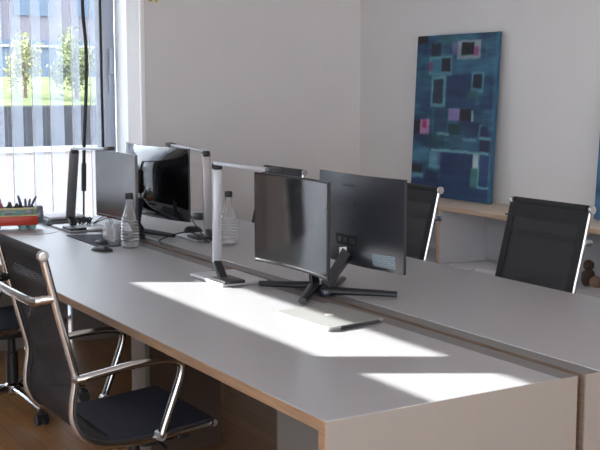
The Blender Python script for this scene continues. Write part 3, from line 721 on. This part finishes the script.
# notebook and papers by the dark lamp
o = thing('notebook', 'closed black notebook beside the dark lamp foot, under white paper', 'notebook', (-3.93, .70, ZT)); off = tuple(o.location)
MB().box(-4.06, -3.80, .60, .84, ZT + .001, ZT + .032, .003).build('cover', M['blackplastic'], o, off)
MB().box(-4.055, -3.796, .603, .837, ZT + .008, ZT + .026).build('pages', M['laptopdark'], o, off)
o = MB().box(-4.045, -3.815, .62, .82, ZT + .033, ZT + .044, .002).build('paper_pad', M['paper']); tag(o, 'white paper pad lying on the black notebook', 'paper')

# ------------------------------------------------------------------ tram pen holder
tx0, tx1, ty = -.165, .165, 0.0
TRZ = math.radians(79); TRL = Vector((-3.768, .388, 0)); TRM = Matrix.Translation((TRL.x, TRL.y, 0)) @ Matrix.Rotation(TRZ, 4, 'Z')
tr = thing('tram_pen_holder', 'red toy tram pen holder full of pens on the desk by the window', 'pen holder', (TRL.x, TRL.y, ZT), None, TRZ); off = (0, 0, ZT)
M['red'] = mat('tram_red', (.50, .035, .012), .35, noise_amt=.08); M['green'] = mat('tram_green', (.20, .33, .22), .4, noise_amt=.3, noise_scale=40); M['teal'] = mat('tram_teal', (.16, .33, .31), .5, noise_amt=.2)
M['cream'] = mat('tram_cream', (.62, .55, .28), .5, noise_amt=.2, noise_scale=60); M['grey'] = mat('tram_grey', (.20, .21, .25), .4, .4, noise_amt=.1)
Zb = ZT + .024
MB().box(tx0, tx1 - .03, ty - .055, ty + .055, Zb, Zb + .052, .006).build('lower_body', M['red'], tr, off)
b = MB(); b.box(tx0, tx1 - .035, ty - .053, ty - .045, Zb + .052, Zb + .095, .002); b.box(tx0, tx1 - .035, ty + .045, ty + .053, Zb + .052, Zb + .095, .002); b.box(tx0, tx0 + .008, ty - .045, ty + .045, Zb + .052, Zb + .095); b.box(tx1 - .043, tx1 - .035, ty - .045, ty + .045, Zb + .052, Zb + .095); b.build('upper_body', M['green'], tr, off)
b = MB(); b.box(tx0, tx1 - .033, ty - .056, ty - .053, Zb + .086, Zb + .096, .001); b.box(tx0, tx1 - .033, ty - .056, ty - .053, Zb + .050, Zb + .056, .001); b.build('trim_band', M['cream'], tr, off)
# the row of painted windows
for k in range(5):
    x = tx0 + .015 + k * .055; MB().box(x, x + .040, ty - .0548, ty - .052, Zb + .060, Zb + .082, .002).build('side_window', M['teal'] if k % 2 else M['grey'], tr, off)
b = MB(); b.lathe([(.004, -.03), (.046, -.03), (.050, -.02), (.052, 0), (.044, .012), (.004, .016)], (tx1 - .012, ty, Zb + .052), 28, 'X'); b.build('front_face', M['grey'], tr, off)
for x in (tx0 + .06, tx1 - .085):
    MB().box(x - .045, x + .045, ty - .042, ty + .042, ZT + .008, ZT + .026, .003).build('bogie', M['blackplastic'], tr, off)
    for dx in (-.025, .025):
        for s in (-1, 1): MB().lathe([(.003, -.005), (.0165, -.005), (.0165, .004), (.004, .006)], (x + dx, ty + s * .044, ZT + .0168), 16, 'Y').build('wheel', M['teal'], tr, off)
PENM = [mat('pen_blue', (.03, .05, .14), .4, noise_amt=.05), mat('pen_black', (.02, .02, .022), .4, noise_amt=.05), mat('pen_red', (.38, .06, .08), .4, noise_amt=.05), mat('pen_pale', (.5, .52, .55), .4, noise_amt=.05)]
def pen(label, x, y, h, dx, dy, m, r=.0055):
    z0 = Zb + .056
    p_ = TRM @ Vector((x, y, 0)); q_ = TRM.to_3x3() @ Vector((dx, dy, 0)); x, y, dx, dy = p_.x, p_.y, q_.x, q_.y
    o = MB().tube([(x, y, z0), (x + dx * .85, y + dy * .85, z0 + h * .85), (x + dx, y + dy, z0 + h)], [r, r, r * .55], 8).build('pen', m); tag(o, label, 'pen', 'pens in the tram holder')
    e = Vector((x + dx * .5, y + dy * .5, z0 + h * .5)); MB().tube([e + Vector((.004, -r * 1.1, 0)), e + Vector((dx * .35 + .004, dy * .35 - r * 1.1, h * .35))], .0016, 6).build('clip', m, o)
for i, (x, dx, h) in enumerate(((.070, -.03, .100), (.080, -.005, .085), (.092, .012, .080), (.085, .05, .095), (.066, -.02, .078))):
    pen(['tallest dark blue pen leaning left at the tram front', 'dark blue pen standing upright at the tram front', 'short upright blue pen beside the tram front', 'dark blue pen leaning right at the tram front', 'blue pen behind the others at the tram front'][i], x, ty + (.02, -.01, .025, 0, .03)[i], h, dx, 0, PENM[0], .0065)
for i, (x, dx, h) in enumerate(((-.030, -.030, .062), (-.012, .0, .050), (.000, .015, .045), (.008, -.015, .066), (.022, .01, .060), (.034, .02, .050))):
    pen(['black marker stub leaning left, first in the tram middle', 'black marker stub, second in the tram middle', 'black marker stub, third in the tram middle', 'black marker stub, fourth in the tram middle', 'black marker stub, fifth in the tram middle', 'black marker stub, last in the tram middle leaning right'][i], x, ty + (.0, .02, -.015, .015, -.01, .02)[i], h, dx, 0, PENM[1], .010)
for i, (x, dx, h, m) in enumerate(((-.085, -.035, .085, 2), (-.068, .015, .085, 2), (-.105, -.02, .075, 3), (-.055, .005, .065, 2))):
    pen(['red pen leaning left at the tram rear', 'red pen standing upright at the tram rear', 'pale pen at the tram rear', 'short red pen near the tram rear'][i], x, ty + (-.01, .015, .02, -.02)[i], h, dx, 0, PENM[m], .007)
M['pink'] = mat('pink_string', (.50, .30, .32), .7, noise_amt=.1)
o = MB().tube([(-3.62, .25, ZT + .002), (-3.58, .33, ZT + .002), (-3.50, .42, ZT + .002), (-3.48, .50, ZT + .002), (-3.56, .585, ZT + .002)], .0013, 6, 6).build('string', M['pink']); tag(o, 'thin pink string lying in an arc before the red tram', 'string')

# ------------------------------------------------------------------ cables
def cable(label, pts, r=.003, m=None):
    o = MB().tube(pts, r, 8, 6).build('cable', m or M['cable']); tag(o, label, 'cable', 'black cables on the desks'); return o
z = ZT + .004
cable('black cable curling behind the pale lamp base', [(-1.945, .66, z), (-1.96, .69, z), (-1.98, .70, z), (-1.97, .76, z), (-1.88, .793, z + .001), (-1.82, .80, z)])
cable('black cable looping down beside the far lamp base', [(-2.735, 1.06, z + .001), (-2.80, .985, z + .05), (-2.92, .93, z + .02), (-2.93, .88, z), (-2.86, .86, z), (-2.80, .835, z)], .0035)
cable('thin black cable from the dark lamp towards the window monitor', [(-3.62, .80, z + .02), (-3.50, .82, z + .07), (-3.38, .80, z + .05), (-3.26, .79, z + .004), (-3.20, .79, z)])
cable('black cable arching behind the dark lamp base', [(-3.68, .82, z + .01), (-3.55, .86, z + .05), (-3.42, .84, z + .02), (-3.30, .86, z + .002)])
cable('black cable hanging between glossy monitor and far lamp', [(-2.885, 1.04, ZT + .10), (-2.80, 1.05, ZT + .04), (-2.745, 1.045, ZT + .004)])
o = MB(); 
for k in range(7):
    a = k * .9; o.tube([(-3.645 + .03 * math.cos(a), .755 + .03 * math.sin(a), ZT + .018), (-3.645 + .05 * math.cos(a + 1), .755 + .04 * math.sin(a + 1), ZT + .05), (-3.645 + .035 * math.cos(a + 2), .755 + .03 * math.sin(a + 2), ZT + .03)], .004, 6, 4)
o = o.build('cable_bundle', M['cable']); tag(o, 'bundled black cable resting at the dark lamp foot', 'cable')
# yellow ornament on the wall
M['yellow'] = mat('dry_yellow', (.60, .50, .18), .7, noise_amt=.2)
o = thing('wall_ornament', 'dry yellow ornament on the wall at the top picture edge', 'ornament', (XW + .012, 1.585, 2.10))
b = MB(); b.prism([(-.03, -.055), (-.01, -.06), (.0, -.04), (.03, -.062), (.035, -.03), (.05, .06), (-.04, .06)], -.010, .010, 'X'); b.build('leaf', M['yellow'], o)

# ------------------------------------------------------------------ outside
M['paving'] = mat('pale_paving', (.12, .108, .104), .9, spec=0.0, noise_amt=.06, noise_scale=2)
M['concrete'] = mat('dark_retaining_wall', (.035, .038, .046), .9, spec=0.1, noise_amt=.15, noise_scale=3)
M['kerb'] = mat('white_kerb', (.4, .4, .4), .8, noise_amt=.05)
M['grass'] = mat('grass', (.115, .14, .07), .9, spec=0.0, noise_amt=.35, noise_scale=4, bump=.3)
M['leaf'] = mat('bush_leaves', (.17, .20, .10), .8, noise_amt=.5, noise_scale=3)
M['leafy'] = mat('yellow_leaves', (.24, .25, .11), .8, noise_amt=.4, noise_scale=4)
M['bark'] = mat('bark', (.09, .06, .045), .9, noise_amt=.3)
M['facade'] = mat('violet_grey_facade', (.15, .14, .17), .9, noise_amt=.05)
M['facadeblue'] = mat('blue_facade', (.10, .135, .19), .9, spec=.1, noise_amt=.06)
M['facadewhite'] = mat('pale_facade', (.42, .40, .45), .8, noise_amt=.03)
struct(MB().box(-60, XW - .25, -40, 60, -.12, -.02).build('ground', M['paving'], smooth=0), 'pale paving outside the window', 'ground')
struct(MB().box(-23.4, -23, -30, 45, -.02, 1.02).build('retaining_wall', M['concrete'], smooth=0), 'dark retaining wall below the grass bank', 'wall')
struct(MB().box(-22.99, -22.7, -30, 45, -.02, .10).build('kerb', M['kerb'], smooth=0), 'white kerb at the foot of the retaining wall', 'kerb')
b = MB(); b.prism([(-23.4, -.02), (-23.4, 1.04), (-30, 1.75), (-60, 1.8), (-60, -.02)], -30, 45, 'Y')
tag(struct(b.build('grass_bank', M['grass'], smooth=0)), 'green grass bank beyond the dark wall', 'lawn')
bd = thing('building', 'violet and blue building beyond the grass bank', 'building', (-41, 15, 1.7)); off = tuple(bd.location)
MB().box(-46, -41, -12, 40, 1.7, 10).build('facade', M['facade'], bd, off, 0)
MB().box(-41, -40.8, -12, 40, 1.7, 3.25).build('plinth_band', M['facadeblue'], bd, off, 0)
MB().box(-40.85, -40.7, -12, 40, 2.98, 3.06).build('ledge', M['facadewhite'], bd, off, 0)
for y0 in (10.55, 17.5, 23): MB().box(-41, -40.6, y0, y0 + .42, 3.3, 10).build('pilaster', M['facadewhite'], bd, off, 0)
for y0 in (8.2, 11.6, 14.2, 18.6): MB().box(-41.05, -40.9, y0, y0 + 1.6, 4.2, 6.2).build('window', M['facadeblue'], bd, off, 0)
def bush(name, label, cat, x, y, z, r, m, sc, n=60, leaf=.14, trunk=0):
    o = thing(name, label, cat, (x, y, z)); b = MB()
    cl = [Vector((random.gauss(0, 1), random.gauss(0, 1), random.gauss(0, 1))).normalized() * r * random.uniform(.2, .85) for _ in range(14)]
    for i in range(n):
        v = random.choice(cl) + Vector((random.gauss(0, 1), random.gauss(0, 1), random.gauss(0, 1))) * r * .19
        c = Vector((v.x * sc[0], v.y * sc[1], trunk + r * sc[2] + v.z * sc[2]))
        a1 = Vector((random.gauss(0, 1), random.gauss(0, 1), random.gauss(0, 1))).normalized(); a2 = a1.cross(Vector((random.gauss(0, 1), random.gauss(0, 1), random.gauss(0, 1)))).normalized()
        L_ = leaf * random.uniform(.7, 1.3)
        vs_ = [b.bm.verts.new(c + a1 * L_), b.bm.verts.new(c + a2 * L_ * .5), b.bm.verts.new(c - a1 * L_), b.bm.verts.new(c - a2 * L_ * .5)]
        b.bm.faces.new(vs_)
    b.build('foliage', m, o, (0, 0, 0), 0)
    MB().tube([(0, 0, 0), (.03, 0, trunk + r * sc[2] * .6), (0, 0, trunk + r * sc[2] * 1.4)], [.06, .045, .02], 8).build('stem', M['bark'], o)
bush('garden_bush', 'round green bush on the grass bank, nearest the window edge', 'bush', -24.7, 8.25, 1.16, .85, M['leaf'], (1, .6, 1.05), 2400, .055)
bush('garden_tree', 'young yellow-green tree on the grass bank, seen through the blind', 'tree', -24.9, 7.0, 1.2, .62, M['leafy'], (1, .7, 1.2), 1300, .05, .1)

# ------------------------------------------------------------------ light
el = math.radians(25); hd = (.515, .857)
dvec = Vector((hd[0] * math.cos(el), hd[1] * math.cos(el), -math.sin(el)))
sl = bpy.data.lights.new('sun', 'SUN'); sl.energy = 14.0; sl.angle = math.radians(.35); sl.color = (1, .98, .95)
so = bpy.data.objects.new('sun', sl); COL.objects.link(so); so.rotation_euler = dvec.to_track_quat('-Z', 'Y').to_euler(); so.location = (-6, -10, 8)
w = bpy.data.worlds.new('sky'); S.world = w; w.use_nodes = True
nt = w.node_tree; bg = nt.nodes['Background']
bg.inputs[0].default_value = (.82, .90, 1.0, 1); bg.inputs[1].default_value = 4.0
def portal(loc, rot, sx, sy):
    l = bpy.data.lights.new('portal', 'AREA'); l.shape = 'RECTANGLE'; l.size = sx; l.size_y = sy; l.cycles.is_portal = True
    o = bpy.data.objects.new('portal', l); COL.objects.link(o); o.location = loc; o.rotation_euler = rot
portal((XW - .42, (W0 + W1) / 2, WZ / 2), (0, -PI / 2, 0), WZ, W1 - W0)
portal(((LFILL[0] + LFILL[1]) / 2, YL - .05, (LFILL[2] + LFILL[3]) / 2), (PI / 2, 0, 0), LFILL[1] - LFILL[0], LFILL[3] - LFILL[2])
portal((XF + .05, (FFILL[0] + FFILL[1]) / 2, (FFILL[2] + FFILL[3]) / 2), (0, PI / 2, 0), FFILL[3] - FFILL[2], FFILL[1] - FFILL[0])

# ------------------------------------------------------------------ camera
cam = bpy.data.cameras.new('camera'); co = bpy.data.objects.new('camera', cam); COL.objects.link(co); S.camera = co
cam.sensor_width = 36; cam.lens = 1105 / 600 * 36; cam.clip_end = 300
f = 1105.; vx = Vector((-670, -140, f)).normalized(); x2 = (140 * 140 + f * f) / 670
Xc = -vx; Yc = Vector((x2, -140, f)).normalized(); Zc = Xc.cross(Yc)
if Zc.y > 0: Zc = -Zc
# camera axes in world (image right, image down, forward)
right = Vector((Xc.x, Yc.x, Zc.x)); down = Vector((Xc.y, Yc.y, Zc.y)); fwd = Vector((Xc.z, Yc.z, Zc.z))
Rm = Matrix((right, -down, -fwd)).transposed()
co.matrix_world = Matrix.Translation((2.0862, -1.3221, 1.5101)) @ Rm.to_4x4()

vs = S.view_settings
vs.view_transform = 'Standard'; vs.look = 'None'; vs.gamma = 1; vs.use_curve_mapping = False; vs.exposure = 0.95
S.display_settings.display_device = 'sRGB'
S.cycles.max_bounces = 14; S.cycles.diffuse_bounces = 8; S.cycles.transparent_max_bounces = 24; S.cycles.caustics_reflective = False; S.cycles.caustics_refractive = False
S.cycles.sample_clamp_indirect = 6
